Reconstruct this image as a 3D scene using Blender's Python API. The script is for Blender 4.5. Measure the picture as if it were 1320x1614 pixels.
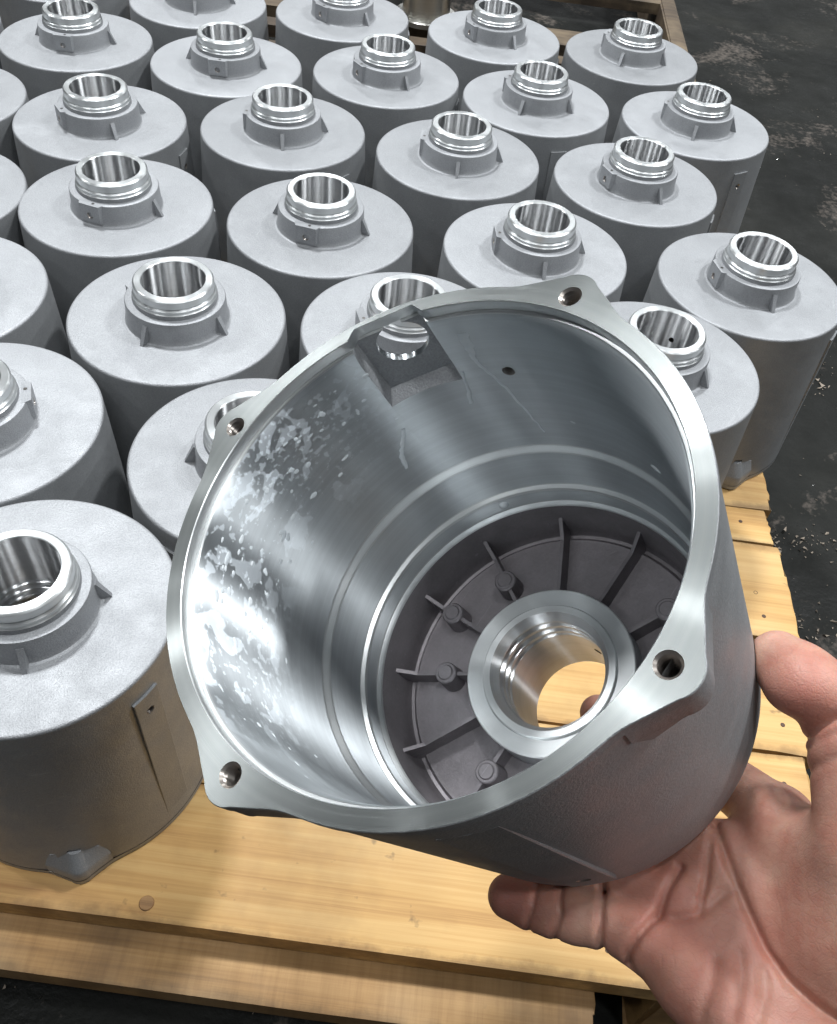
import bpy, bmesh, math, random
import numpy as np
from mathutils import Matrix, Vector

for _o in list(bpy.data.objects):
    bpy.data.objects.remove(_o)
random.seed(11)
rng = np.random.default_rng(5)
scene = bpy.context.scene
COL = scene.collection
R_ = math.radians
U = 0.08                                   # one body radius in metres

# ------------------------------------------------------------------ camera
CAM_POS = Vector((0, 0, 2.0 + 5.2912)) * U
_pitch, _roll = 0.83947, 0.13356
_fw = Vector((0, math.cos(_pitch), -math.sin(_pitch)))
_up0 = Vector((0, math.sin(_pitch), math.cos(_pitch)))
_rt0 = Vector((1, 0, 0))
_rt = _rt0 * math.cos(_roll) + _up0 * math.sin(_roll)
_up = -_rt0 * math.sin(_roll) + _up0 * math.cos(_roll)
camd = bpy.data.cameras.new('camera')
camd.sensor_fit = 'VERTICAL'
camd.sensor_height = 24.0
camd.lens = 24.0 * 1421.5 / 1614
camd.clip_start = 0.01
camd.clip_end = 60
cam = bpy.data.objects.new('camera', camd)
COL.objects.link(cam)
cam.matrix_world = Matrix(((_rt.x, _up.x, -_fw.x, CAM_POS.x), (_rt.y, _up.y, -_fw.y, CAM_POS.y),
                           (_rt.z, _up.z, -_fw.z, CAM_POS.z), (0, 0, 0, 1)))
scene.camera = cam

# ------------------------------------------------------------------ world, lamps, exposure
world = bpy.data.worlds.new('World')
scene.world = world
world.use_nodes = True
_bg = world.node_tree.nodes['Background']
_bg.inputs['Color'].default_value = (0.80, 0.88, 1.0, 1)
_bg.inputs['Strength'].default_value = 0.045

def bay_lamp(x, y, z, size, power, col=(0.95, 0.98, 1.0)):
    ld = bpy.data.lights.new('high_bay_lamp', 'AREA')
    ld.shape = 'DISK'
    ld.size = size
    ld.energy = power
    ld.color = col
    o = bpy.data.objects.new('high_bay_lamp', ld)
    COL.objects.link(o)
    o.location = (x, y, z)
    return o

for lx, k in ((-3.4, .6), (-0.83, 1.1), (1.83, 1.0), (4.4, .6)):
    for ly, lp in ((1.55, 104), (4.93, 33), (8.2, 26)):
        bay_lamp(lx, ly, 3.2, 0.40, lp * k)
for lx in (-4.7, -2.1, 0.5, 3.1):
    bay_lamp(lx, 6.4, 3.2, 0.34, 20)
for lx, ly, lp in ((-3.9, -.9, 9), (-2.4, -2.1, 17), (-1.2, -.5, 16), (-.15, -.1, 18), (.95, -.55, 20), (2.2, -.2, 20), (3.8, -.9, 14)):
    bay_lamp(lx, ly, 3.2, 0.20, lp)

scene.view_settings.view_transform = 'Standard'
scene.view_settings.look = 'None'
scene.view_settings.gamma = 1
scene.view_settings.exposure = -0.1
scene.render.engine = 'CYCLES'
scene.cycles.use_denoising = True
scene.cycles.max_bounces = 8
scene.cycles.caustics_reflective = True
scene.cycles.sample_clamp_indirect = 6.0

# ------------------------------------------------------------------ helpers
def tag(o, label=None, cat=None, group=None, kind=None):
    if label: o['label'] = label
    if cat: o['category'] = cat
    if group: o['group'] = group
    if kind: o['kind'] = kind
    return o

def link(name, me, parent=None, loc=None, rotz=0.0):
    o = bpy.data.objects.new(name, me)
    COL.objects.link(o)
    if parent: o.parent = parent
    if loc is not None: o.location = loc
    if rotz: o.rotation_euler = (0, 0, rotz)
    return o

def empty(name, loc=(0, 0, 0), rotz=0.0):
    o = link(name, None, None, loc, rotz)
    o.empty_display_size = 0.02
    return o

def finish(me, mats, smooth=35):
    for m in mats: me.materials.append(m)
    if smooth:
        me.polygons.foreach_set('use_smooth', [True] * len(me.polygons))
        me.set_sharp_from_angle(angle=R_(smooth))
    me.update()
    return me

def mesh_from(name, verts, faces, mats, midx=None, smooth=35):
    me = bpy.data.meshes.new(name)
    me.from_pydata([tuple(v) for v in verts], [], faces)
    if midx is not None: me.polygons.foreach_set('material_index', midx)
    bm = bmesh.new(); bm.from_mesh(me)
    bmesh.ops.recalc_face_normals(bm, faces=bm.faces[:])
    bm.to_mesh(me); bm.free()
    return finish(me, mats, smooth)

def lathe(name, prof, mats, seg=128, closed=True, smooth=35, scale=U):
    """prof: list of (r, z, material index of the strip to the next point)"""
    n = len(prof)
    a = np.linspace(0, 2 * np.pi, seg, endpoint=False)
    V = []
    for r, z, m in prof:
        for t in a: V.append((r * scale * math.cos(t), r * scale * math.sin(t), z * scale))
    F, M = [], []
    for i in range(n if closed else n - 1):
        j = (i + 1) % n
        for k in range(seg):
            l = (k + 1) % seg
            F.append((i * seg + k, i * seg + l, j * seg + l, j * seg + k)); M.append(prof[i][2])
    return mesh_from(name, V, F, mats, M, smooth)

def prism(name, poly, z0, z1, mats, smooth=0, cap0=True, scale=U, top_poly=None):
    n = len(poly)
    tp = top_poly or poly
    V = [(x * scale, y * scale, z0 * scale) for x, y in poly] + [(x * scale, y * scale, z1 * scale) for x, y in tp]
    F = [(i, (i + 1) % n, n + (i + 1) % n, n + i) for i in range(n)] + [tuple(range(n, 2 * n))]
    if cap0: F.append(tuple(range(n - 1, -1, -1)))
    return mesh_from(name, V, F, mats, None, smooth)

def box_mesh(name, sx, sy, sz, mats, bev=0.0, wob=0.0, cuts=0):
    """box centred on x, y with its top at z = 0"""
    bm = bmesh.new()
    bmesh.ops.create_cube(bm, size=1)
    for v in bm.verts: v.co = Vector((v.co.x * sx, v.co.y * sy, (v.co.z - 0.5) * sz))
    if cuts:
        ed = [e for e in bm.edges if abs((e.verts[0].co - e.verts[1].co).x) > sx * .5]
        bmesh.ops.subdivide_edges(bm, edges=ed, cuts=cuts, use_grid_fill=True)
    if bev: bmesh.ops.bevel(bm, geom=[e for e in bm.edges if len(e.link_faces) == 2 and e.calc_face_angle() > 0.5], offset=bev, segments=2, affect='EDGES')
    if wob:
        for v in bm.verts:
            v.co += Vector((0 if abs(v.co.x) < sx * .45 else random.uniform(-wob, wob) * 2, random.uniform(-wob, wob), random.uniform(-wob, wob) * .3))
    me = bpy.data.meshes.new(name); bm.to_mesh(me); bm.free()
    return finish(me, mats, 30)

def boolean(me, cutters):
    """subtract the cutter meshes, return a new mesh"""
    o = bpy.data.objects.new('tmp', me); COL.objects.link(o)
    tmp = [o]
    for c in cutters:
        co = bpy.data.objects.new('tmpc', c); COL.objects.link(co); tmp.append(co)
        md = o.modifiers.new('b', 'BOOLEAN'); md.operation = 'DIFFERENCE'; md.object = co; md.solver = 'EXACT'
        md.material_mode = 'TRANSFER'
    dg = bpy.context.evaluated_depsgraph_get()
    res = bpy.data.meshes.new_from_object(o.evaluated_get(dg))
    for t in tmp: bpy.data.objects.remove(t)
    return res

def pol(r, deg): return (r * math.cos(R_(deg)), r * math.sin(R_(deg)))

# ------------------------------------------------------------------ materials
def new_mat(name):
    m = bpy.data.materials.new(name); m.use_nodes = True
    nt = m.node_tree
    return m, nt, nt.nodes['Principled BSDF']

def N(nt, typ, **kw):
    n = nt.nodes.new(typ)
    for k, v in kw.items():
        if k.startswith('i_'): n.inputs[k[2:].replace('_', ' ')].default_value = v
        else: setattr(n, k, v)
    return n

def noise(nt, vec, scale, detail=4, rough=.5, dist=0.0):
    n = N(nt, 'ShaderNodeTexNoise')
    n.inputs['Scale'].default_value = scale; n.inputs['Detail'].default_value = detail
    n.inputs['Roughness'].default_value = rough; n.inputs['Distortion'].default_value = dist
    if vec is not None: nt.links.new(vec, n.inputs['Vector'])
    return n.outputs['Fac']

def ramp(nt, fac, stops):
    r = N(nt, 'ShaderNodeValToRGB')
    el = r.color_ramp.elements
    while len(el) < len(stops): el.new(0.5)
    for e, (p, c) in zip(el, stops):
        e.position = p; e.color = c if len(c) == 4 else (*c, 1)
    nt.links.new(fac, r.inputs['Fac'])
    return r.outputs['Color']

def mth(nt, op, a, b=None, clamp=False):
    n = N(nt, 'ShaderNodeMath', operation=op); n.use_clamp = clamp
    for i, v in enumerate((a, b)):
        if v is None: continue
        if isinstance(v, (int, float)): n.inputs[i].default_value = v
        else: nt.links.new(v, n.inputs[i])
    return n.outputs[0]

def mixc(nt, fac, a, b, typ='MIX'):
    n = N(nt, 'ShaderNodeMix', data_type='RGBA', blend_type=typ)
    for s, v in ((n.inputs[0], fac), (n.inputs[6], a), (n.inputs[7], b)):
        if isinstance(v, (int, float)): s.default_value = v
        elif isinstance(v, tuple): s.default_value = v if len(v) == 4 else (*v, 1)
        else: nt.links.new(v, s)
    return n.outputs[2]

def bump(nt, h, strength, dist, normal=None):
    b = N(nt, 'ShaderNodeBump'); b.inputs['Strength'].default_value = strength; b.inputs['Distance'].default_value = dist
    nt.links.new(h, b.inputs['Height'])
    if normal is not None: nt.links.new(normal, b.inputs['Normal'])
    return b.outputs['Normal']

def objcoord(nt, scale=None, rand=False):
    tc = N(nt, 'ShaderNodeTexCoord'); v = tc.outputs['Object']
    if rand:
        oi = N(nt, 'ShaderNodeObjectInfo')
        va = N(nt, 'ShaderNodeVectorMath', operation='MULTIPLY_ADD')
        nt.links.new(oi.outputs['Random'], va.inputs[0]); va.inputs[1].default_value = (7.3, 3.1, 5.7)
        nt.links.new(v, va.inputs[2]); v = va.outputs[0]
    if scale:
        m = N(nt, 'ShaderNodeVectorMath', operation='MULTIPLY'); m.inputs[1].default_value = scale
        nt.links.new(v, m.inputs[0]); v = m.outputs[0]
    return v

def mat_cast(name, lo, hi, rough=.55, metal=.6, grain=.35, gscale=1500, cg=.24):
    m, nt, b = new_mat(name)
    v = objcoord(nt, rand=True)
    f = noise(nt, v, 22, 5, .6)
    f2 = noise(nt, v, gscale, 2, .6)
    c = ramp(nt, f, [(.3, lo), (.7, hi)])
    c = mixc(nt, cg, c, ramp(nt, f2, [(.34, (.30, .30, .30)), (.66, (1, 1, 1))]), 'MULTIPLY')
    oi = N(nt, 'ShaderNodeObjectInfo')
    tone = ramp(nt, oi.outputs['Random'], [(0, (.84, .84, .84)), (1, (1.0, 1.0, 1.0))])
    c = mixc(nt, 1.0, c, tone, 'MULTIPLY')
    scv = N(nt, 'ShaderNodeVectorMath', operation='MULTIPLY'); scv.inputs[1].default_value = (40, 900, 300); nt.links.new(v, scv.inputs[0])
    scr = ramp(nt, noise(nt, scv.outputs[0], 1.0, 2, .5), [(.70, (0, 0, 0)), (.74, (1, 1, 1))])
    c = mixc(nt, mth(nt, 'MULTIPLY', scr, .12), c, (.75, .76, .78))
    sta = ramp(nt, noise(nt, v, 14, 6, .65), [(.54, (0, 0, 0)), (.70, (1, 1, 1))])
    clo = ramp(nt, noise(nt, v, 9, 5, .7, .4), [(.56, (0, 0, 0)), (.72, (1, 1, 1))])
    c = mixc(nt, mth(nt, 'MULTIPLY', clo, .22), c, tuple(min(.8, x * 1.35) for x in hi))
    c = mixc(nt, mth(nt, 'MULTIPLY', sta, .24), c, tuple(x * .55 for x in lo))
    nt.links.new(c, b.inputs['Base Color'])
    b.inputs['Metallic'].default_value = metal
    rr = ramp(nt, noise(nt, v, 60, 3), [(.3, (rough - .06,) * 3), (.7, (rough + .08,) * 3)])
    nt.links.new(rr, b.inputs['Roughness'])
    n1 = bump(nt, f2, grain, 0.0006)
    n2 = bump(nt, noise(nt, v, 160, 3), .12, 0.0015, n1)
    nt.links.new(n2, b.inputs['Normal'])
    return m

def mat_machined(name, base, rough, aniso=.6, rot=0.0, wet=False, streak=0.0, srough=.28, sani=.86):
    m, nt, b = new_mat(name)
    tc = N(nt, 'ShaderNodeTexCoord')
    sp = N(nt, 'ShaderNodeSeparateXYZ'); nt.links.new(tc.outputs['Object'], sp.inputs[0])
    X, Y, Z = sp.outputs
    rad = mth(nt, 'SQRT', mth(nt, 'ADD', mth(nt, 'MULTIPLY', X, X), mth(nt, 'MULTIPLY', Y, Y)))
    cb = N(nt, 'ShaderNodeCombineXYZ')
    nt.links.new(mth(nt, 'MULTIPLY', rad, 1400.0), cb.inputs[0]); nt.links.new(mth(nt, 'MULTIPLY', Z, 1400.0), cb.inputs[1])
    lines = noise(nt, cb.outputs[0], 1.0, 3, .7)
    soft = noise(nt, objcoord(nt, rand=True), 35, 4, .6)
    b.inputs['Metallic'].default_value = 1.0
    c = ramp(nt, soft, [(.3, tuple(x * .88 for x in base)), (.7, base)])
    cb2 = N(nt, 'ShaderNodeCombineXYZ')
    nt.links.new(mth(nt, 'MULTIPLY', rad, 330.0), cb2.inputs[0]); nt.links.new(mth(nt, 'MULTIPLY', Z, 330.0), cb2.inputs[1])
    tool = noise(nt, cb2.outputs[0], 1.0, 4, .75)
    c = mixc(nt, .30, c, ramp(nt, tool, [(.35, (.66, .66, .66)), (.65, (1, 1, 1))]), 'MULTIPLY')
    rgh = mth(nt, 'ADD', mth(nt, 'MULTIPLY', lines, .10), mth(nt, 'ADD', mth(nt, 'MULTIPLY', soft, .08), rough - .09))
    nrm = bump(nt, lines, .3, 0.00016)
    if wet:
        # dried coolant film: milky smears on one side of the bore, thin streaks and specks
        ang = mth(nt, 'ARCTAN2', Y, X)
        cyl = N(nt, 'ShaderNodeCombineXYZ')
        nt.links.new(mth(nt, 'MULTIPLY', ang, 0.08), cyl.inputs[0]); nt.links.new(Z, cyl.inputs[1])
        w1 = noise(nt, cyl.outputs[0], 75, 3, .5, .4)
        w2 = noise(nt, cyl.outputs[0], 330, 2, .5)
        w3 = noise(nt, cyl.outputs[0], 18, 3, .5)
        # where the spray landed: angles around -100 deg in the part's own frame, outer half of the bore
        ca = mth(nt, 'COSINE', mth(nt, 'ADD', ang, R_(115)))
        zone = mth(nt, 'MULTIPLY', mth(nt, 'MULTIPLY_ADD' if False else 'ADD', mth(nt, 'MULTIPLY', ca, 2.2), -0.9, True),
                   mth(nt, 'SUBTRACT', 1.35, mth(nt, 'MULTIPLY', Z, 19.0), True), True)
        sm = mth(nt, 'ADD', w1, mth(nt, 'MULTIPLY', zone, .05))
        mask = ramp(nt, sm, [(.585, (0, 0, 0)), (.605, (1, 1, 1))])
        speck = ramp(nt, mth(nt, 'ADD', w2, mth(nt, 'MULTIPLY', mth(nt, 'SUBTRACT', w3, .5), .5)), [(.60, (0, 0, 0)), (.64, (1, 1, 1))])
        film = mth(nt, 'MULTIPLY', mth(nt, 'ADD', mth(nt, 'MULTIPLY', mask, .55), mth(nt, 'MULTIPLY', speck, .5), True), zone, True)
        c = mixc(nt, film, c, (.82, .88, .93))
        nt.links.new(mth(nt, 'SUBTRACT', 1.0, mth(nt, 'MULTIPLY', film, .75)), b.inputs['Metallic'])
        rgh = mth(nt, 'ADD', rgh, mth(nt, 'MULTIPLY', film, .12))
    nt.links.new(c, b.inputs['Base Color'])
    nt.links.new(rgh, b.inputs['Roughness'])
    nt.links.new(nrm, b.inputs['Normal'])
    if aniso:
        tg = N(nt, 'ShaderNodeTangent', direction_type='RADIAL', axis='Z')
        nt.links.new(tg.outputs[0], b.inputs['Tangent'])
        b.inputs['Anisotropic'].default_value = aniso
        b.inputs['Anisotropic Rotation'].default_value = rot
    if streak:
        # turning marks run round the axis: the highlight is drawn out across them into long thin streaks
        gl = N(nt, 'ShaderNodeBsdfAnisotropic', distribution='GGX')
        gl.inputs['Roughness'].default_value = srough; gl.inputs['Anisotropy'].default_value = sani
        nt.links.new(c, gl.inputs['Color']); nt.links.new(nrm, gl.inputs['Normal']); nt.links.new(tg.outputs[0], gl.inputs['Tangent'])
        mx = N(nt, 'ShaderNodeMixShader')
        if wet: nt.links.new(mth(nt, 'MULTIPLY', mth(nt, 'SUBTRACT', 1.0, film), streak), mx.inputs[0])
        else: mx.inputs[0].default_value = streak
        nt.links.new(b.outputs[0], mx.inputs[1]); nt.links.new(gl.outputs[0], mx.inputs[2])
        nt.links.new(mx.outputs[0], nt.nodes['Material Output'].inputs['Surface'])
    return m

def mat_plain(name, col, rough=.5, metal=0.0):
    m, nt, b = new_mat(name)
    v = objcoord(nt)
    f = noise(nt, v, 90, 3)
    nt.links.new(ramp(nt, f, [(.3, tuple(x * .8 for x in col)), (.7, col)]), b.inputs['Base Color'])
    b.inputs['Roughness'].default_value = rough; b.inputs['Metallic'].default_value = metal
    return m

def mat_wood(name, light, mid, dark, dirt=.25, edge=.6, saw=False):
    m, nt, b = new_mat(name)
    v = objcoord(nt, rand=True)
    def sc(s):
        q = N(nt, 'ShaderNodeVectorMath', operation='MULTIPLY'); q.inputs[1].default_value = s
        nt.links.new(v, q.inputs[0]); return q.outputs[0]
    fine = noise(nt, sc((6, 420, 420)), 1.0, 5, .65)
    rings = noise(nt, sc((1.3, 26, 26)), 1.0, 4, .55, .8)
    wv = N(nt, 'ShaderNodeTexWave', wave_type='BANDS', bands_direction='Y')
    wv.inputs['Scale'].default_value = 20; wv.inputs['Distortion'].default_value = 5; wv.inputs['Detail'].default_value = 3
    wv.inputs['Detail Scale'].default_value = 1.2
    nt.links.new(sc((.35, 1, 1)), wv.inputs['Vector'])
    g = mth(nt, 'ADD', mth(nt, 'MULTIPLY', rings, .56), mth(nt, 'ADD', mth(nt, 'MULTIPLY', fine, .40), mth(nt, 'MULTIPLY', wv.outputs['Fac'], .06)))
    c = ramp(nt, g, [(.30, dark), (.46, mid), (.62, light)])
    blot = noise(nt, v, 9, 5, .6)
    c = mixc(nt, mth(nt, 'MULTIPLY', ramp(nt, blot, [(.50, (0, 0, 0)), (.72, (1, 1, 1))]), dirt), c, tuple(x * .42 for x in dark))
    spots = noise(nt, v, 75, 3, .5)
    c = mixc(nt, mth(nt, 'MULTIPLY', ramp(nt, spots, [(.69, (0, 0, 0)), (.76, (1, 1, 1))]), .6), c, (.10, .06, .03))
    # soiled, worn edges
    gn = N(nt, 'ShaderNodeTexCoord'); sg = N(nt, 'ShaderNodeSeparateXYZ'); nt.links.new(gn.outputs['Generated'], sg.inputs[0])
    ey = mth(nt, 'MINIMUM', sg.outputs[1], mth(nt, 'SUBTRACT', 1.0, sg.outputs[1]))
    ew_ = mth(nt, 'SUBTRACT', mth(nt, 'MULTIPLY', noise(nt, v, 28, 5, .65), .30), ey)
    c = mixc(nt, mth(nt, 'MULTIPLY', ramp(nt, ew_, [(.08, (0, 0, 0)), (.15, (1, 1, 1))]), edge), c, tuple(x * .35 for x in dark))
    pale = ramp(nt, noise(nt, v, 5.5, 4, .6), [(.50, (0, 0, 0)), (.75, (1, 1, 1))])
    c = mixc(nt, mth(nt, 'MULTIPLY', pale, .28), c, (.68, .52, .31))
    if saw:
        sv = noise(nt, sc((190, 9, 14)), 1.0, 5, .75)
        c = mixc(nt, .5, c, ramp(nt, sv, [(.33, (.66, .60, .52)), (.58, (1, 1, 1))]), 'MULTIPLY')
    nt.links.new(c, b.inputs['Base Color'])
    b.inputs['Roughness'].default_value = .62
    nt.links.new(bump(nt, fine, .30, 0.0008, bump(nt, rings, .2, .002)), b.inputs['Normal'])
    return m

M_CAST = mat_cast('shot_blasted_aluminium', (.40, .41, .425), (.44, .45, .465), .58, .68, .6, 1150, .26)
M_WALL = mat_cast('as_cast_wall_aluminium', (.33, .34, .35), (.375, .385, .395), .5, .42, .30, 1100)
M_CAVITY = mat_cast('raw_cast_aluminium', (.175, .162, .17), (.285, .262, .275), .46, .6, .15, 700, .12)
M_MACH = mat_machined('turned_aluminium', (.86, .87, .88), .24, 1.0, .25, False, .58, .30, .82)
M_RIM = mat_machined('turned_rim_aluminium', (.76, .78, .78), .36, .6, .25, False, .15, .36, .7)
M_FACE = mat_machined('faced_aluminium', (.27, .285, .28), .42, .9, .25, False, .5, .26, .80)
M_WET = mat_machined('wet_turned_aluminium', (.60, .635, .655), .37, 1.0, .25, True, .10, .36, .74)
M_HOLE = mat_plain('dark_drilled_metal', (.16, .15, .14), .35, .9)
M_THREAD = mat_plain('cut_thread_metal', (.44, .40, .365), .28, .85)
M_WOOD = mat_wood('pine_board', (.64, .415, .165), (.545, .32, .11), (.36, .18, .055), .40)
M_SAWN = mat_wood('sawn_stringer', (.41, .245, .095), (.33, .185, .066), (.20, .105, .036), .75, .5, True)
M_OLD = mat_wood('weathered_board', (.11, .08, .048), (.07, .048, .03), (.032, .023, .015), .6)
M_STEEL = mat_machined('steel_tube_metal', (.55, .54, .50), .3, .8, .25)

# floor: oily dark concrete
def mat_floor():
    m, nt, b = new_mat('oily_concrete')
    v = objcoord(nt)
    a = noise(nt, v, 3.2, 8, .62, .3); d = noise(nt, v, 16, 6, .6); e = noise(nt, v, 120, 4, .6); f = noise(nt, v, 6.5, 6, .68, .5)
    c = ramp(nt, a, [(.32, (.004, .0045, .004)), (.55, (.012, .0125, .011)), (.75, (.026, .0255, .022))])
    patch = ramp(nt, mth(nt, 'ADD', mth(nt, 'MULTIPLY', f, .75), mth(nt, 'MULTIPLY', e, .25)), [(.555, (0, 0, 0)), (.64, (1, 1, 1))])
    c = mixc(nt, mth(nt, 'MULTIPLY', patch, .7), c, (.13, .11, .095))
    nt.links.new(c, b.inputs['Base Color'])
    nt.links.new(ramp(nt, d, [(.3, (.40,) * 3), (.65, (.75,) * 3)]), b.inputs['Roughness'])
    b.inputs['Specular IOR Level'].default_value = .15
    nt.links.new(bump(nt, e, .5, .002, bump(nt, d, .5, .006)), b.inputs['Normal'])
    return m
M_FLOOR = mat_floor()

# ------------------------------------------------------------------ floor
FZ = -1.62 * U
bm = bmesh.new()
bmesh.ops.create_grid(bm, x_segments=8, y_segments=8, size=6)
me = bpy.data.meshes.new('floor'); bm.to_mesh(me); bm.free(); me.materials.append(M_FLOOR)
tag(link('floor', me, None, (0, 3, FZ)), 'dark oily concrete workshop floor beside the pallet', None, None, 'structure')

# ------------------------------------------------------------------ pallet
pallet = empty('wooden_pallet', (-1.6 * U, 2.06 * U, FZ))
tag(pallet, 'yellow pine pallet of slats carrying the rows of aluminium housings', 'pallet')
def plank_mesh(name, sx, sy, sz, mat, rag):
    """board along X with its top at z = 0; the sawn ends are ragged, the faces slightly warped"""
    xs = [-.5, -.499, -.3, -.1, .1, .3, .47, .498, .5]; ny = 12
    endj = [[random.gauss(0, rag * .35) + (e * random.uniform(.002, .005) if random.random() < .12 else 0) for _ in range(ny + 1)] for e in (1, -1)]
    warp = [random.uniform(-.0008, .0008) for _ in xs]
    V, F = [], []
    for side in (0, 1):
        for i, fx in enumerate(xs):
            for k in range(ny + 1):
                y = (k / ny - .5) * sy
                x = fx * sx + (endj[0][k] * (1 - .3 * side) if i == 0 else endj[1][k] * (1 - .3 * side) if i == len(xs) - 1 else 0)
                edge = k in (0, ny) or i in (0, len(xs) - 1)
                z = -sz * side + (-.0010 if edge and not side else 0) + warp[i] * .5
                V.append((x, y + (warp[i] if k in (0, ny) else 0), z))
    n = ny + 1; L = len(xs)
    for i in range(L - 1):
        for k in range(ny):
            a = i * n + k
            F.append((a, a + 1, a + n + 1, a + n)); b = a + L * n; F.append((b, b + n, b + n + 1, b + 1))
        for k in (0, ny):
            a = i * n + k; F.append((a, a + n, a + n + L * n, a + L * n))
    for i in (0, L - 1):
        for k in range(ny):
            a = i * n + k; F.append((a, a + 1, a + 1 + L * n, a + L * n))
    return mesh_from(name, V, F, [mat], None, 30)
def board(name, x0, x1, y0, y1, ztop, th, mat, parent, bev=.0012, wob=.0012, cuts=5):
    sx, sy = (x1 - x0) * U, (y1 - y0) * U
    me = plank_mesh(name, sx, sy, th * U, mat, .0014) if name == 'deck_board' else box_mesh(name, sx, sy, th * U, [mat], bev, wob, cuts)
    o = link(name, me, parent)
    o.location = Vector(((x0 + x1) / 2 * U, (y0 + y1) / 2 * U, ztop * U)) - parent.location
    return o
seams = [(2.06, 3.18, 3.97), (3.20, 4.19, 3.80), (4.215, 5.24, 3.93), (5.50, 6.74, 4.00), (6.77, 7.27, 3.93), (7.30, 8.3, 4.0), (8.33, 9.4, 3.96),
         (9.44, 10.5, 3.98), (10.54, 11.6, 3.93), (11.64, 12.7, 3.98), (12.74, 13.8, 3.95), (13.84, 14.9, 3.97), (14.94, 15.9, 3.96)]
for y0, y1, x1 in seams:
    board('deck_board', -9.0, x1, y0, y1, -0.004 * random.random(), .26, M_WOOD, pallet)
for y0 in (2.03, 8.2, 15.2):
    board('stringer', -9.0, 2.02 if y0 < 3 else 3.9, y0 + (.25 if y0 < 3 else 0), y0 + .62, -.575 if y0 < 3 else -.275, 1.04 if y0 < 3 else 1.34, M_SAWN, pallet, .002, .002, 9)
board('stringer', 2.45, 3.9, 2.12, 2.7, -.275, 1.34, M_SAWN, pallet, .002, .002, 2)
board('deck_board', -9.0, 1.86, 1.68, 2.6, -.29, .25, M_SAWN, pallet)
# nail head of the front board: a wooden plug set in the slat
plug = lathe('wood_plug', [(0.001, .012, 0), (.052, .012, 0), (.058, .004, 0), (.058, -.03, 0)], [mat_wood('plug_wood', (.46, .30, .13), (.36, .2, .08), (.2, .1, .04))], 24, False)
link('wood_plug', plug, pallet, Vector((-1.66 * U, 2.19 * U, 0)) - pallet.location)

M_NAIL_HOLE = mat_plain('dark_nail_hole', (.10, .06, .04), .6, .4)  # dark colour for small discs that stand in for shaded nail holes
nail_hole_disc = lathe('nail_hole_disc', [(.001, .001, 0), (.016, .001, 0), (.022, .003, 0), (.024, -.02, 0)], [M_NAIL_HOLE], 16, False)
for nx, ny in ((3.62, 6.05), (3.66, 5.75), (3.60, 4.95), (3.64, 4.5), (3.55, 3.9), (3.6, 7.05), (1.9, 2.3), (1.95, 2.85), (-4.4, 2.35), (0.35, 2.95)):
    link('nail_hole_disc', nail_hole_disc, pallet, Vector((nx * U, ny * U, 0)) - pallet.location)

# pallet behind
back = empty('weathered_pallet', (0, 20 * U, FZ))
tag(back, 'dark weathered pallet with wide gaps behind the rows of housings', 'pallet')
for y0, y1 in ((17.6, 18.4), (19.1, 19.5), (20.1, 20.95), (23.3, 24.4), (26.2, 27.4)):
    board('deck_board', -9, 4.05, y0, y1, 0, .25, M_OLD, back)
for x0 in (4.02, -1.6, -6.5):
    board('side_runner', x0, x0 + .33, 18.2, 30, -.26 if x0 < 4 else .02, 1.3, M_OLD, back, .002, .002, 3)

# ------------------------------------------------------------------ the aluminium housing: canonical part, flange at z = 0, closed end at z = 2
def arc(cx, cz, r, a0, a1, n, m):
    return [(cx + r * math.cos(R_(a0 + (a1 - a0) * i / n)), cz + r * math.sin(R_(a0 + (a1 - a0) * i / n)), m) for i in range(n + 1)]
C_, W_, D_, M_, O_ = 0, 1, 2, 3, 4     # cast, machined bore, raw cavity, turned ledges
def body_profile():
    p = [(1.088, .055, O_), (1.045, 1.0, O_), (1.0025, 1.965, O_)]
    p += arc(.974, 1.972, .028, 2, 90, 6, C_)
    p += [(.70, 2.001, C_), (.45, 2.0, C_), (.44, 1.96, D_), (.44, 1.885, D_), (.52, 1.878, D_), (.80, 1.876, D_), (.828, 1.872, D_), (.845, 1.89, D_),
          (.862, 1.885, D_), (.880, 1.85, D_), (.888, 1.568, M_), (.895, 1.555, M_), (.908, 1.540, M_), (.909, 1.53, W_), (.911, 1.432, M_), (.917, 1.416, M_),
          (.935, 1.404, M_), (.937, 1.396, W_), (.947, 1.104, M_), (.952, 1.088, M_), (.968, 1.070, M_), (.972, 1.055, W_), (.985, .13, W_), (.990, .10, W_), (.999, .062, M_), (1.004, .056, M_)]
    return p
body0 = lathe('body', body_profile(), [M_CAST, M_MACH, M_CAVITY, M_RIM, M_WALL], 160)

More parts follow.
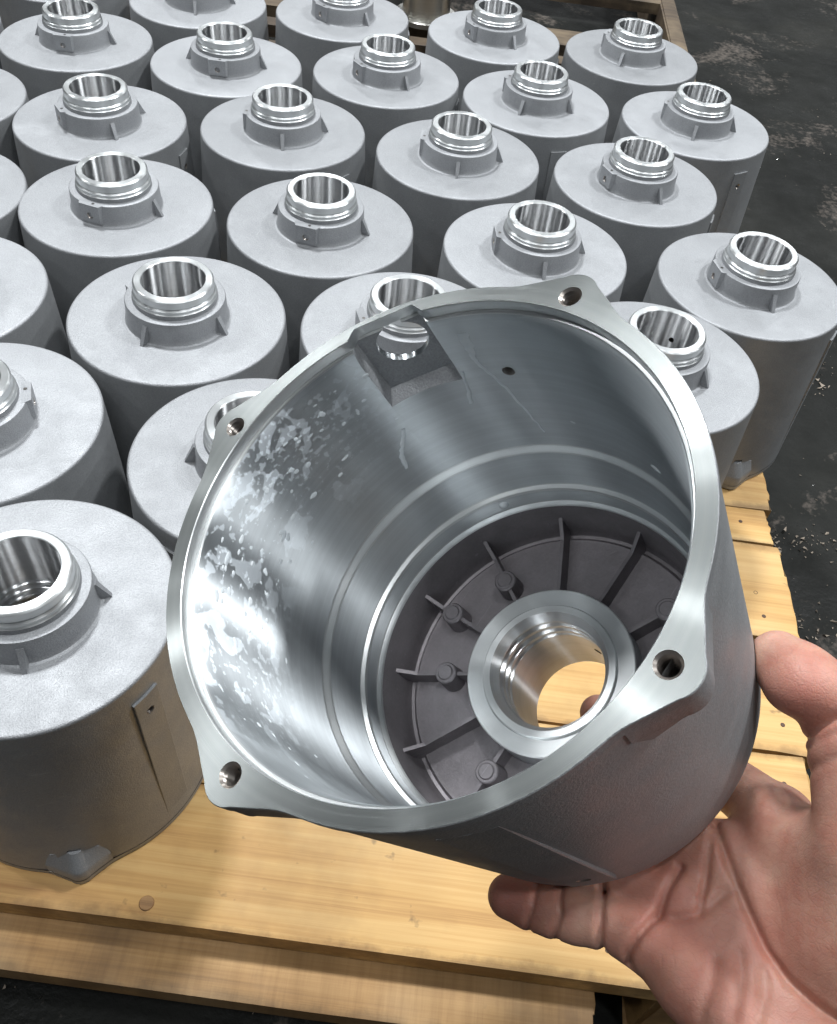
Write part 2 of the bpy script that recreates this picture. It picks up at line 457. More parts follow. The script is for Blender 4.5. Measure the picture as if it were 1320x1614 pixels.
def frame_mesh(me, ang, z):      # move a mesh built at the origin to (angle, height), its X pointing outwards
    me.transform(Matrix.Translation((0, 0, z * U)) @ Matrix.Rotation(R_(ang), 4, 'Z'))
    return me
def cutter_box(r0, r1, w, z0, z1, ang, mat, off=0.0):
    me = prism('cut', [(r0, -w + off), (r1, -w + off), (r1, w + off), (r0, w + off)], z0, z1, [mat])
    return frame_mesh(me, ang, 0)
def cutter_cyl(r, r0, r1, ang, z, mat, lat=0.0, seg=40):
    me = prism('cut', [(r * math.cos(2 * math.pi * i / seg), r * math.sin(2 * math.pi * i / seg)) for i in range(seg)], r0, r1, [mat])
    me.transform(Matrix.Rotation(R_(90), 4, 'Y'))
    me.transform(Matrix.Translation((0, lat * U, 0)))
    return frame_mesh(me, ang, z)
POCKET, SIDE, SMALL = -46.3, 135.0, -22.3
def pocket_cutter():
    # pocket with draft: its walls open towards the bore
    V = []
    for r, w, z1 in ((.80, .228, .535), (1.044, .160, .415)):
        V += [(r * U, -w * U, -.2 * U), (r * U, w * U, -.2 * U), (r * U, w * U, z1 * U), (r * U, -w * U, z1 * U)]
    F = [(0, 1, 2, 3), (7, 6, 5, 4)] + [(i, 4 + i, 4 + (i + 1) % 4, (i + 1) % 4) for i in range(4)]
    return frame_mesh(mesh_from('cut', V, F, [M_CAST], None, 0), POCKET, 0)
pocket = pocket_cutter()
window = cutter_cyl(.118, .9, 1.3, POCKET, .165, M_MACH, .02)
small = cutter_cyl(.030, .9, 1.2, SMALL, .44, M_THREAD, 0, 20)
sideh = cutter_cyl(.034, .8, 1.2, SIDE, 1.62, M_THREAD, 0, 20)
earcuts = []
for k in range(4):
    ec = prism('cut', [(.0505 * math.cos(2 * math.pi * i / 24), .0505 * math.sin(2 * math.pi * i / 24)) for i in range(24)], .0, .36, [M_HOLE])
    ec.transform(Matrix.Translation((*[c * U for c in pol(1.088, 90 * k)], 0)))
    earcuts.append(ec)
body = boolean(body0, [pocket, window, small, sideh] + earcuts)
body.polygons.foreach_set('use_smooth', [True] * len(body.polygons)); body.set_sharp_from_angle(angle=R_(32))

# flange plate with four ears
def ear_half(n=8):
    # outline from the ring (15.5 deg) to the tip, in the frame whose X axis passes through the ear
    pts = [pol(1.088, 16.5), pol(1.0895, 14.5), pol(1.095, 12.6), pol(1.104, 11.0)]
    cx, rr = 1.088, .108
    a1 = 44
    pts += [(cx + rr * math.cos(R_(a1 - a1 * i / n)), rr * math.sin(R_(a1 - a1 * i / n))) for i in range(n + 1)]
    return pts
def ear_outline():
    h = ear_half()
    return [(x, -y) for x, y in h] + [(x, y) for x, y in h[::-1][1:]]
def flange_outline():
    out = []
    for k in range(4):
        for x, y in ear_outline():
            a = R_(90 * k); out.append((x * math.cos(a) - y * math.sin(a), x * math.sin(a) + y * math.cos(a)))
        for i in range(1, 16):
            out.append(pol(1.088, 90 * k + 16.5 + (90 - 33) * i / 16))
    return out
def flange_mesh():
    bm = bmesh.new()
    loops = [flange_outline(), [pol(1.020, 360 * i / 160) for i in range(160)]]
    for k in range(4):
        cx, cy = pol(1.088, 90 * k)
        loops.append([(cx + .047 * math.cos(2 * math.pi * i / 28), cy + .047 * math.sin(2 * math.pi * i / 28)) for i in range(28)])
    edges, rings = [], []
    for lp in loops:
        vs = [bm.verts.new((x * U, y * U, 0)) for x, y in lp]
        edges += [bm.edges.new((vs[i], vs[(i + 1) % len(vs)])) for i in range(len(vs))]; rings.append(vs)
    bmesh.ops.triangle_fill(bm, edges=edges, use_beauty=True, use_dissolve=False)
    for f in bm.faces: f.material_index = 0
    for q, vs in enumerate(rings[:2]):
        inset = .004
        rows = [vs]
        for dz, k in (((.004, 1.0 + (.003 if q == 0 else -.003))), (.055, 1.0 + (.003 if q == 0 else -.003))):
            rows.append([bm.verts.new((v.co.x * k, v.co.y * k, dz * U)) for v in vs])
        for a, b in zip(rows[:-1], rows[1:]):
            for i in range(len(vs)):
                f = bm.faces.new((a[i], a[(i + 1) % len(vs)], b[(i + 1) % len(vs)], b[i])); f.material_index = 1 if q == 0 else 2
    bmesh.ops.recalc_face_normals(bm, faces=bm.faces[:])
    if max(bm.faces, key=lambda f: f.calc_area() * abs(f.normal.z)).normal.z > 0: bmesh.ops.reverse_faces(bm, faces=bm.faces[:])
    me = bpy.data.meshes.new('flange'); bm.to_mesh(me); bm.free()
    return finish(me, [M_FACE, M_WALL, M_RIM], 30)
flange0 = flange_mesh()
# the pocket also cuts the lip of the flange: open sheet, so trim by hand with bisect-free vertex push
def trim_flange(me):
    n = Vector((*pol(1, POCKET), 0)); t = Vector((-n.y, n.x, 0))
    for v in me.vertices:
        d = v.co.dot(n); l = v.co.dot(t)
        if abs(l) < .172 * U and d > .5 * U and d < 1.060 * U and v.co.length < 1.03 * U:
            v.co += n * (1.060 * U - d)
    me.update(); return me
flange = trim_flange(flange0)

def ear_mesh():
    o = ear_outline()[2:-2]; n = len(o)
    inner = [(max(x - .10, .99) if x > 1.1 else x * .985, y * .8) for x, y in o]
    V = [(x * U, y * U, .055 * U) for x, y in o] + [(x * U, y * U, .17 * U) for x, y in o] + [(x * .992 * U, y * .97 * U, .19 * U) for x, y in o] + [(x * U, y * U, .33 * U) for x, y in inner]
    F = []
    for k in range(3): F += [(k * n + i, k * n + (i + 1) % n, (k + 1) * n + (i + 1) % n, (k + 1) * n + i) for i in range(n)]
    F.append(tuple(range(3 * n, 4 * n)))
    return mesh_from('ear', V, F, [M_WALL], None, 28)
ear = ear_mesh()
def thread_mesh(r0, r1, pitch, depth, chamfer):
    p = [(chamfer, 0.0, 0), (r0, chamfer - r0, 0)]
    z = chamfer - r0
    while z < depth:
        p += [(r1, z + pitch * .5, 0), (r0, z + pitch, 0)]; z += pitch
    p += [(r0, z + .01, 1), (.001, z + .02, 1)]
    return lathe('threaded_hole', p, [M_THREAD, M_HOLE], 28, False, 20)
earhole = thread_mesh(.0365, .0460, .0230, .20, .0468)

# hub parts
boss = lathe('hub_boss', [(.50, 2.001, 0), (.478, 2.006, 0), (.468, 2.02, 0), (.462, 2.06, 0), (.456, 2.205, 0), (.450, 2.218, 0), (.438, 2.222, 0), (.386, 2.222, 0), (.384, 2.10, 0), (.384, 1.92, 0), (.47, 1.92, 0)],
             [M_CAST], 96)
collar = lathe('machined_collar', [(.388, 2.215, 2), (.384, 2.262, 0), (.378, 2.268, 0), (.375, 2.272, 0), (.374, 2.296, 0), (.359, 2.310, 0), (.357, 2.314, 0), (.362, 2.320, 0), (.363, 2.328, 0), (.363, 2.386, 0),
                (.352, 2.399, 0), (.346, 2.402, 0), (.292, 2.402, 0), (.286, 2.396, 1), (.283, 2.38, 1), (.283, 1.94, 1), (.300, 1.932, 1), (.300, 1.905, 1), (.280, 1.898, 1), (.280, 1.872, 1), (.303, 1.864, 1), (.303, 1.836, 1), (.282, 1.828, 1), (.282, 1.802, 1),
                (.306, 1.794, 1), (.306, 1.766, 1), (.286, 1.758, 1), (.286, 1.744, 1), (.306, 1.715, 1), (.318, 1.688, 0), (.352, 1.686, 0), (.358, 1.690, 0), (.362, 1.700, 0), (.446, 1.700, 0), (.452, 1.706, 2), (.458, 1.87, 2), (.458, 1.90, 2), (.388, 1.95, 2)],
               [M_RIM, M_MACH, M_CAST], 112, True, 25)
coll_cut = cutter_cyl(.026, .2, .38, 0, 2.11, M_HOLE, 0, 18)
collar = boolean(collar, [coll_cut])
collar.polygons.foreach_set('use_smooth', [True] * len(collar.polygons)); collar.set_sharp_from_angle(angle=R_(25))
collar_bright = collar.copy()

def rib_mesh():
    w = .016
    pr = [(.452, 2.16), (.468, 2.17), (.545, 2.015), (.552, 2.0), (.452, 2.0)]
    V = [(x * U, -w * U * (1 + .5 * (x < .5)), z * U) for x, z in pr] + [(x * U, w * U * (1 + .5 * (x < .5)), z * U) for x, z in pr]
    n = len(pr)
    F = [tuple(range(n)), tuple(range(2 * n - 1, n - 1, -1))] + [(i, (i + 1) % n, n + (i + 1) % n, n + i) for i in range(n)]
    return mesh_from('hub_rib', V, F, [M_CAST], None, 0)
rib = rib_mesh()

def plate_hole(name, w, z0, z1, x0, x1, hr, hz, hdepth, mats, taper=0.0):
    """block standing proud of a round wall: outer face at x1 with a drilled hole"""
    bm = bmesh.new()
    S = 24
    P = [(-w, z0), (w, z0), (w, z1), (-w, z1)]
    outer = [bm.verts.new((x1 * U, y * U, z * U)) for y, z in P]
    hole = [bm.verts.new((x1 * U, hr * math.cos(2 * math.pi * i / S) * U, (hz + hr * math.sin(2 * math.pi * i / S)) * U)) for i in range(S)]
    eds = [bm.edges.new((outer[i], outer[(i + 1) % 4])) for i in range(4)] + [bm.edges.new((hole[i], hole[(i + 1) % S])) for i in range(S)]
    bmesh.ops.triangle_fill(bm, edges=eds, use_beauty=True)
    base = [bm.verts.new((x0 * U, y * U * (1 + taper), z * U)) for y, z in P]
    for i in range(4): bm.faces.new((outer[i], outer[(i + 1) % 4], base[(i + 1) % 4], base[i]))
    prev = hole
    for k, (dx, s) in enumerate(((.010, .8), (hdepth, .8))):
        nxt = [bm.verts.new(((x1 - dx) * U, hr * s * math.cos(2 * math.pi * i / S) * U, (hz + hr * s * math.sin(2 * math.pi * i / S)) * U)) for i in range(S)]
        for i in range(S):
            f = bm.faces.new((prev[i], prev[(i + 1) % S], nxt[(i + 1) % S], nxt[i])); f.material_index = 1
        prev = nxt
    f = bm.faces.new(prev); f.material_index = 2
    bmesh.ops.recalc_face_normals(bm, faces=bm.faces[:])
    me = bpy.data.meshes.new(name); bm.to_mesh(me); bm.free()
    return finish(me, mats, 0)
hubpad = plate_hole('screw_pad', .11, 2.03, 2.2225, .40, .476, .034, 2.105, .08, [M_CAST, M_THREAD, M_HOLE], .35)
toppin = lathe('pin_hole', [(.016, 2.2245, 0), (.013, 2.2245, 0), (.013, 2.2235, 0), (.001, 2.2232, 0)], [M_HOLE], 14, False)
toppin.transform(Matrix.Translation((.432 * U, .03 * U, 0)))

def side_pad_mesh():
    # raised strip with draft: proud near the closed end, running out towards the flange
    rows = []
    bm = bmesh.new()
    for z in (1.80, 1.77, 1.4, 1.0, .6, .2):
        rw = 1.088 - .0445 * z
        pr = rw + .002 + .020 * min(1, (z - .1) / 1.4)
        hw = R_(6.2)
        prow = []
        for a, r in ((-hw, rw - .03), (-hw, pr - .004), (-hw + .006, pr), (0, pr), (hw - .006, pr), (hw, pr - .004), (hw, rw - .03)):
            prow.append(bm.verts.new((r * math.cos(a) * U, r * math.sin(a) * U, z * U)))
        rows.append(prow)
    for a, b in zip(rows[:-1], rows[1:]):
        for i in range(6): bm.faces.new((a[i], a[i + 1], b[i + 1], b[i]))
    bm.faces.new(rows[0]); bm.faces.new(rows[-1])
    bmesh.ops.recalc_face_normals(bm, faces=bm.faces[:])
    me = bpy.data.meshes.new('side_pad'); bm.to_mesh(me); bm.free()
    return finish(me, [M_WALL], 20)
sidepad = side_pad_mesh()
sc = prism('cut', [(.034 * math.cos(2 * math.pi * i / 20), .034 * math.sin(2 * math.pi * i / 20)) for i in range(20)], .9, 1.3, [M_THREAD])
sc.transform(Matrix.Rotation(R_(90), 4, 'Y')); sc.transform(Matrix.Translation((0, 0, 1.62 * U)))
sidepad = boolean(sidepad, [sc])
sidescrew = thread_mesh(.027, .033, .012, .09, .036)
sidescrew.transform(Matrix.Translation((1.036 * U, 0, 1.62 * U)) @ Matrix.Rotation(R_(-90), 4, 'Y'))

def inner_rib():
    w = .010
    pr = [(.44, 1.758), (.78, 1.762), (.885, 1.70), (.90, 1.90), (.44, 1.90)]
    n = len(pr)
    V = [(x * U, -w * U, z * U) for x, z in pr] + [(x * U, w * U, z * U) for x, z in pr]
    F = [tuple(range(n)), tuple(range(2 * n - 1, n - 1, -1))] + [(i, (i + 1) % n, n + (i + 1) % n, n + i) for i in range(n)]
    return mesh_from('inner_rib', V, F, [M_CAVITY], None, 0)
irib = inner_rib()
post = lathe('ejector_post', [(.001, 1.735, 0), (.038, 1.735, 0), (.041, 1.741, 0), (.045, 1.744, 0), (.056, 1.744, 0), (.062, 1.750, 0), (.068, 1.885, 0)], [M_CAVITY], 24, False, 30)

def build_housing(root, meshes=None):
    m = dict(body=body, flange=flange, collar=collar)
    if meshes: m.update(meshes)
    link('body', m['body'], root)
    fl = link('flange', m['flange'], root)
    for k in range(4):
        link('ear', ear, fl, None, R_(90 * k))
        link('threaded_hole', earhole, fl, (*[c * U for c in pol(1.088, 90 * k)], 0.0))
    hb = link('hub_boss', boss, root)
    link('machined_collar', m['collar'], root)
    for k in (1, 2, 3): link('hub_rib', rib, hb, None, R_(90 * k))
    link('screw_pad', hubpad, hb); link('pin_hole', toppin, hb)
    sp = link('side_pad', sidepad, root, None, R_(SIDE))
    link('threaded_hole', sidescrew, sp)

# standing housings: x, y (in body radii), rotation, label
G = 'aluminium housings standing in rows on the pallet'
HS = [
 (-2.569, 3.398, -161, 'cast aluminium housing alone at the front left corner, cut by the photo edge'),
 (-3.677, 5.106, 22, 'aluminium housing at left edge, directly behind the front corner housing'),
 (-1.381, 5.091, 105, 'aluminium housing half hidden behind the left ear of the held housing'),
 (-4.749, 6.694, 150, 'aluminium housing cut by the left edge, leftmost in the third row from the front'),
 (-2.484, 6.792, 160, 'fully visible aluminium housing in the third row, left of the held housing'),
 (-0.347, 7.013, -159, 'aluminium housing seen through the round window of the held housing'),
 (2.059, 7.045, 60, 'aluminium housing right behind the bright right rim of the held housing'),
 (-5.604, 8.339, 170, 'aluminium housing cut by the left edge, leftmost in the fourth row from the front'),
 (-3.630, 8.551, -104, 'aluminium housing second from left in the fourth row from the front'),
 (-1.456, 8.688, -100, 'aluminium housing with blazing white collar in the middle of the fourth row'),
 (0.878, 8.723, -170, 'aluminium housing just above the top ear of the held housing'),
 (3.216, 8.670, -163, 'aluminium housing with white collar at the right edge, overhanging the pallet'),
 (-6.410, 10.390, 30, 'aluminium housing cut by the left edge, leftmost in the fifth row from the front'),
 (-4.404, 10.319, -142, 'aluminium housing second from left in the fifth row from the front'),
 (-2.268, 10.696, -170, 'aluminium housing third from left in the fifth row from the front'),
 (-0.098, 10.602, -178, 'aluminium housing fourth from left in the fifth row from the front'),
 (2.085, 10.564, -150, 'aluminium housing rightmost in the fifth row from the front'),
 (-7.560, 12.400, 0, 'sliver of an aluminium housing at the left edge of the sixth row'),
 (-5.461, 12.450, -88, 'aluminium housing near the top left corner, screw hole facing front'),
 (-3.369, 12.329, -90, 'aluminium housing third from left in the sixth row, screw hole facing front'),
 (-1.234, 12.647, -140, 'aluminium housing fourth from left in the sixth row from the front'),
 (0.843, 12.445, 155, 'aluminium housing second from right in the sixth row from the front'),
 (3.017, 12.422, 170, 'aluminium housing at the right end of the sixth row, threaded side hole showing'),
 (-6.450, 14.560, 40, 'aluminium housing cut by the top edge in the top left corner'),
 (-4.282, 14.324, -170, 'aluminium housing cut by the top edge, second from left in the rear row'),
 (-2.140, 14.564, -125, 'aluminium housing cut by the top edge, middle of the rear row'),
 (0.176, 14.535, -142, 'aluminium housing second from right in the rear row, dark pallet behind it'),
 (2.272, 14.485, 155, 'aluminium housing at the right end of the rear row, beside bare floor'),
]
for x, y, rot, lab in HS:
    h = empty('aluminium_housing', (x * U, y * U, 0.001), R_(rot))
    tag(h, lab, 'motor housing', G)
    build_housing(h)

# ------------------------------------------------------------------ the held housing
S_ = 1.09
E_c = Vector((-0.8853827, 0.0, 0.4648627)); G_c = Vector((0.2127945, -0.8890769, 0.4052908)); A_c = Vector((0.4132987, 0.4577578, 0.7871733))
C_c = Vector((-0.0300211, 0.0355446, 3.0415494)) * S_
def c2w(v): return _rt * v.x - _up * v.y + _fw * v.z
HELD_LOC = CAM_POS + c2w(C_c) * U
ew, gw, aw = c2w(E_c), c2w(G_c), c2w(A_c)
GRIP = Matrix(((ew.x, gw.x, aw.x, HELD_LOC.x), (ew.y, gw.y, aw.y, HELD_LOC.y), (ew.z, gw.z, aw.z, HELD_LOC.z), (0, 0, 0, 1)))
held = empty('aluminium_housing')
held.matrix_world = GRIP @ Matrix.Rotation(R_(115.3), 4, 'Z')
tag(held, 'upturned aluminium housing held in the hand, wet machined bore and ribbed floor showing', 'motor housing')
body_wet = body.copy()
body_wet.materials[1] = M_WET
build_housing(held, dict(body=body_wet))
for k in range(12): link('inner_rib', irib, held, None, R_(30 * k))
for ang, r in ((-120, .60), (-90, .70), (-60, .62), (180, .60), (30, .68)):
    link('ejector_post', post, held, (*[c * U for c in pol(r, ang)], 0))

# ------------------------------------------------------------------ coolant left in the bore of the held housing
def mat_coolant():
    m, nt, b = new_mat('milky_coolant')
    v = objcoord(nt)
    nt.links.new(ramp(nt, noise(nt, v, 300, 3), [(.3, (.80, .86, .90)), (.7, (.90, .94, .96))]), b.inputs['Base Color'])
    b.inputs['Roughness'].default_value = .16
    b.inputs['Alpha'].default_value = .9
    b.inputs['Specular IOR Level'].default_value = .6
    return m
M_COOL = mat_coolant()
def bore_r(z):                      # bore radius at depth z (body radii)
    return .985 - (z - .13) * .0139
def blob_on_bore(V, F, ang, z, ra, rz, h, n=11, tail=0.0, skew=0.0):
    """flat irregular drop on the bore wall: ang in degrees, sizes in body radii; tail pulls it along +ang"""
    base = len(V)
    ph = random.uniform(0, 6.28); k1 = random.uniform(.02, .12) if ra < .02 else random.uniform(.15, .32)
    rings = ((1.0, 0.0), (.82, .75), (.4, 1.0))
    for s, hh in rings:
        for i in range(n):
            t = 2 * math.pi * i / n
            q = s * (1 + k1 * math.sin(2 * t + ph) + .5 * k1 * math.sin(3 * t + 2 * ph))
            da = ra * q * math.cos(t); dz = rz * q * math.sin(t)
            da = -da
            if tail and math.cos(t) > 0: da *= 1 + tail * math.cos(t) ** 2; dz *= 1 - .4 * math.cos(t) ** 2
            dz += skew * da
            rr = bore_r(z + dz) + .002 - h * hh
            a = R_(ang) + da
            V.append((rr * math.cos(a) * U, rr * math.sin(a) * U, (z + dz) * U))
    for k in range(2):
        for i in range(n):
            j = (i + 1) % n
            F.append((base + k * n + i, base + k * n + j, base + (k + 1) * n + j, base + (k + 1) * n + i))
    F.append(tuple(base + 2 * n + i for i in range(n)))
V, F = [], []
OFF = 115.3
for i in range(1000):
    th = random.gauss(-6, 30)
    z = abs(random.gauss(.10, .34)) + .14
    if z > .98 or th > 58 or th < -75: continue
    s = min(.018, .0036 * math.exp(random.gauss(0, .62))) * (1.2 if z < .6 else .7)
    blob_on_bore(V, F, th - OFF, z, s * random.uniform(.9, 1.5), s * random.uniform(.8, 1.1), min(.003, s * .25), 11, random.choice((0, 0, 0, 0, .7)), random.uniform(-.1, .15))
for i in range(140):               # fine spray on the far side
    th = random.gauss(110, 16); z = random.uniform(.5, 1.0)
    s = .0035 * math.exp(random.gauss(0, .5))
    blob_on_bore(V, F, th - OFF, z, s * 1.6, s * .9, s * .2, 8, 0, random.uniform(-.4, .4))
for th, z, a, b in ((8, .2, .035, .025), (2, .34, .03, .03), (-12, .24, .02, .06), (-15, .40, .05, .03), (-20, .33, .03, .07), (-6, .52, .02, .03), (-33, .4, .022, .06), (-40, .28, .03, .09),
                    (30, .2, .03, .02), (36, .28, .045, .02), (42, .22, .03, .025), (20, .28, .02, .03), (50, .36, .02, .05)):
    blob_on_bore(V, F, th - OFF, z, a, b * .7, .0022, 21, random.uniform(0, .6), random.uniform(-.3, .3))
drops = mesh_from('coolant_drops', V, F, [M_COOL], None, 60)
tag(link('coolant_drops', drops, held), None, None, None, 'stuff')

def run_mesh(path, w):
    """rivulet: path of (angle, z), half-width list"""
    V, F = [], []
    pts = []
    for (a0, z0), (a1, z1), w0, w1 in zip(path[:-1], path[1:], w[:-1], w[1:]):
        for k in range(6):
            t = k / 6
            pts.append((a0 + (a1 - a0) * t + random.uniform(-.25, .25), z0 + (z1 - z0) * t, (w0 + (w1 - w0) * t) * random.uniform(.8, 1.2)))
    for a, z, ww in pts:
        for q, h in ((-1, -.002), (-.6, .0035), (0, .005), (.6, .0035), (1, -.002)):
            r = bore_r(z) - h; t = R_(a - OFF) + q * ww
            V.append((r * math.cos(t) * U, r * math.sin(t) * U, z * U))
    for i in range(len(pts) - 1):
        for k in range(4): F.append((i * 5 + k, i * 5 + k + 1, i * 5 + 5 + k + 1, i * 5 + 5 + k))
    return mesh_from('coolant_run', V, F, [M_COOL], None, 80)
smallthread = thread_mesh(.021, .0285, .012, .07, .030)
smallthread.transform(Matrix.Rotation(R_(SMALL), 4, 'Z') @ Matrix.Translation((.979 * U, 0, .44 * U)) @ Matrix.Rotation(R_(90), 4, 'Y'))
link('threaded_hole', smallthread, held)
link('coolant_run', run_mesh([(86.5, .15), (86.2, .26), (85.6, .34), (87, .42), (89.5, .56), (91.5, .75), (94, .98)], [.030, .024, .012, .010, .010, .008, .005]), held)
link('coolant_run', run_mesh([(80.5, .40), (79.5, .52), (77.5, .66)], [.010, .010, .016]), held)
link('coolant_run', run_mesh([(57, .62), (54.5, .70), (51.5, .78), (50, .9)], [.014, .018, .016, .010]), held)
drop = lathe('coolant_drop', [(.001, .018, 0), (.014, .0165, 0), (.024, .010, 0), (.028, .0, 0)], [M_COOL], 18, False, 80)
drop.transform(Matrix.Rotation(R_(-90), 4, 'Y'))
_a = 69 - OFF
dob = link('coolant_drop', drop, held, (.911 * U * math.cos(R_(_a)), .911 * U * math.sin(R_(_a)), 1.48 * U), R_(_a))

# ------------------------------------------------------------------ hand (signed distance field turned into one skin)
def surface_nets(f, org, h):
    s = f < 0
    nx, ny, nz = f.shape
    cube = np.zeros((nx - 1, ny - 1, nz - 1), np.int16)
    for i in (0, 1):
        for j in (0, 1):
            for k in (0, 1): cube += s[i:nx - 1 + i, j:ny - 1 + j, k:nz - 1 + k]
    act = (cube > 0) & (cube < 8)
    idx = -np.ones(act.shape, np.int64)
    cells = np.argwhere(act)
    idx[act] = np.arange(len(cells))
    acc = np.zeros((len(cells), 3)); cnt = np.zeros(len(cells))
    cor = [(i, j, k) for i in (0, 1) for j in (0, 1) for k in (0, 1)]
    vals = {c: f[cells[:, 0] + c[0], cells[:, 1] + c[1], cells[:, 2] + c[2]] for c in cor}
    for a in cor:
        for ax in range(3):
            if a[ax]: continue
            b = list(a); b[ax] = 1; b = tuple(b)
            va, vb = vals[a], vals[b]
            m = (va < 0) != (vb < 0)
            t = np.where(m, va / np.where(m, va - vb, 1), 0)
            p = np.array(a, float)[None] + t[:, None] * (np.array(b) - np.array(a))[None]
            acc[m] += p[m]; cnt[m] += 1
    V = (cells + acc / cnt[:, None]) * h + org
    F = []
    for ax in range(3):
        sl0 = [slice(None)] * 3; sl1 = [slice(None)] * 3
        sl0[ax] = slice(0, -1); sl1[ax] = slice(1, None)
        cr = s[tuple(sl0)] != s[tuple(sl1)]
        e = np.argwhere(cr)
        o1, o2 = [q for q in range(3) if q != ax]
        ok = (e[:, o1] > 0) & (e[:, o2] > 0) & (e[:, o1] < f.shape[o1] - 1) & (e[:, o2] < f.shape[o2] - 1)
        e = e[ok]
        q = []
        for d1, d2 in ((0, 0), (1, 0), (1, 1), (0, 1)):
            c = e.copy(); c[:, o1] -= d1; c[:, o2] -= d2
            q.append(idx[c[:, 0], c[:, 1], c[:, 2]])
        q = np.stack(q, 1)
        flip = s[e[:, 0], e[:, 1], e[:, 2]]
        if ax == 1: flip = ~flip
        q[flip] = q[flip][:, ::-1]
        F.append(q)
    return V, np.concatenate(F)

def build_hand():
    h = 0.85
    lo = np.array([-165., -165., 108.]); hi = np.array([30., 30., 228.])
    n = ((hi - lo) / h).astype(int)
    gx, gy, gz = [(lo[i] + h * np.arange(n[i])).astype(np.float32) for i in range(3)]
    P = np.stack(np.meshgrid(gx, gy, gz, indexing='ij'), -1)
    def cone(a, b, ra, rb):
        a = np.array(a, np.float32); b = np.array(b, np.float32); ab = b - a
        t = np.clip(((P - a) @ ab) / (ab @ ab), 0, 1)
        d = P - a - t[..., None] * ab
        return np.sqrt((d * d).sum(-1)) - (ra + (rb - ra) * t)
    def ell(c, r):
        q = (P - np.array(c, np.float32)) / np.array(r, np.float32)
        k = np.sqrt((q * q).sum(-1))
        return (k - 1) * min(r)
    def smin(a, b, k):
        hh = np.clip(.5 + .5 * (b - a) / k, 0, 1)
        return b + (a - b) * hh - k * hh * (1 - hh)
    def chain(pts, k=3.0):
        f = None
        for (a, ra), (b, rb) in zip(pts[:-1], pts[1:]):
            c = cone(a, b, ra, rb); f = c if f is None else smin(f, c, k)
        return f
    wI, wM, wR, wL = (-126, -103, 172), (-122, -113, 174), (-115, -120, 174), (-108, -125, 172)
    mI, mM, mR, mL = (-86.6, -39.3, 175), (-67.9, -56.3, 176), (-53.9, -73.9, 176), (-42, -90, 174)
    palm = chain([(wI, 17), (mI, 13.0)])
    for w, m, ra, rb in ((wM, mM, 17, 13.5), (wR, mR, 16, 13.2), (wL, mL, 16, 12.6)):
        palm = smin(palm, cone(w, m, ra, rb), 9)
    palm = smin(palm, cone((-140, -165, 178), (-119, -116, 173), 26, 22), 14)          # wrist
    palm = smin(palm, cone((-112, -80, 164), (-106, -58, 163), 17, 14), 12)            # ball of the thumb
    palm = smin(palm, cone((-98, -124, 168), (-62, -104, 169), 14, 11.5), 10)          # outer heel
    thumb = chain([((-131, -92, 158), 19), ((-117.5, -50, 150), 16.0), ((-111.5, -14, 141), 13.2), ((-110.5, -4, 138), 12.8), ((-96, 3.5, 131), 12.2), ((-88.0, 11.5, 135), 10.6)], 5)
    thumb = smin(thumb, ell((-98, -1.5, 126), (11, 9, 9)), 5)
    hand = smin(palm, thumb, 11)
    hand = smin(hand, cone((-108, -46, 160), (-92, -46, 172), 9, 10), 10)               # web
    idxf = chain([(mI, 12.5), ((-56, -18, 197), 10.5), ((-24, -1.5, 212), 9.8), ((0, 4.5, 214), 8.8)])
    mid = chain([(mM, 12.5), ((-34, -50, 178), 10.5), ((-14, -48, 177), 9.8), ((3, -48, 174), 8.8)])
    ring = chain([(mR, 12.0), ((-25, -67.5, 176), 10.2), ((-7, -67, 175), 9.6), ((8, -67, 173.5), 8.6)])
    lit = chain([(mL, 12.2), ((-25, -87.6, 173.5), 10.8), ((-15, -87.9, 173), 10.8), ((-5, -88, 172.5), 10.3), ((4, -87.5, 172), 9.9), ((13.6, -86.3, 171.5), 9.3)], 2)
    for fg in (idxf, mid, ring, lit): hand = smin(hand, fg, 3.5)
    # creases: blades cut along the view of the palm (in-plane distance), on the palm side only
    def crease(pts, depth, wid, zc, zr=16):
        nonlocal hand
        d2 = None
        XY = P[:, :, 0, :2]
        for a, b in zip(pts[:-1], pts[1:]):
            a = np.array(a, np.float32); b = np.array(b, np.float32); ab = b - a
            t = np.clip(((XY - a) @ ab) / (ab @ ab), 0, 1)
            d = XY - a - t[..., None] * ab; d = np.sqrt((d * d).sum(-1))
            d2 = d if d2 is None else np.minimum(d2, d)
        g = depth * np.exp(-(d2 / wid) ** 2)
        m = (gz < zc) & (gz > zc - 60)
        hand[:, :, m] += g[:, :, None]
    crease([[-63, -42], [-65.8, -47.3], [-72.6, -62.1], [-78.9, -74.1], [-85.9, -86.3], [-93.6, -94.7], [-104.7, -101.4], [-113.4, -104.6]], 2.6, 1.7, 171)
    crease([[-72, -58], [-80, -74], [-90, -92], [-104, -102]], 1.6, 7.0, 171)
    crease([[-38.0, -106.8], [-37.9, -97.3], [-41.7, -91.0], [-47.8, -82.1], [-50.3, -72.7], [-53.8, -64.2]], 2.4, 1.7, 172)
    crease([[-64.7, -49.6], [-63.9, -63.5], [-62.8, -74.9], [-62.5, -79.3]], 1.5, 1.5, 172)
    crease([[-48.1, -83.3], [-57.2, -81.5], [-64.8, -77.9], [-71.9, -68.9]], 1.2, 1.8, 172)
    crease([[-77.7, -89.0], [-79.2, -96.9], [-77.9, -109.1]], 1.1, 2.2, 171)
    crease([[-86, -93], [-87, -101], [-85, -112]], 1.1, 2.2, 171)
    crease([[-70, -93], [-70, -101], [-67, -112]], .8, 2.0, 171)
    crease([[-23.2, -70], [-25.7, -81.7], [-26.8, -88.4], [-26.6, -101]], 2.2, 1.7, 180)
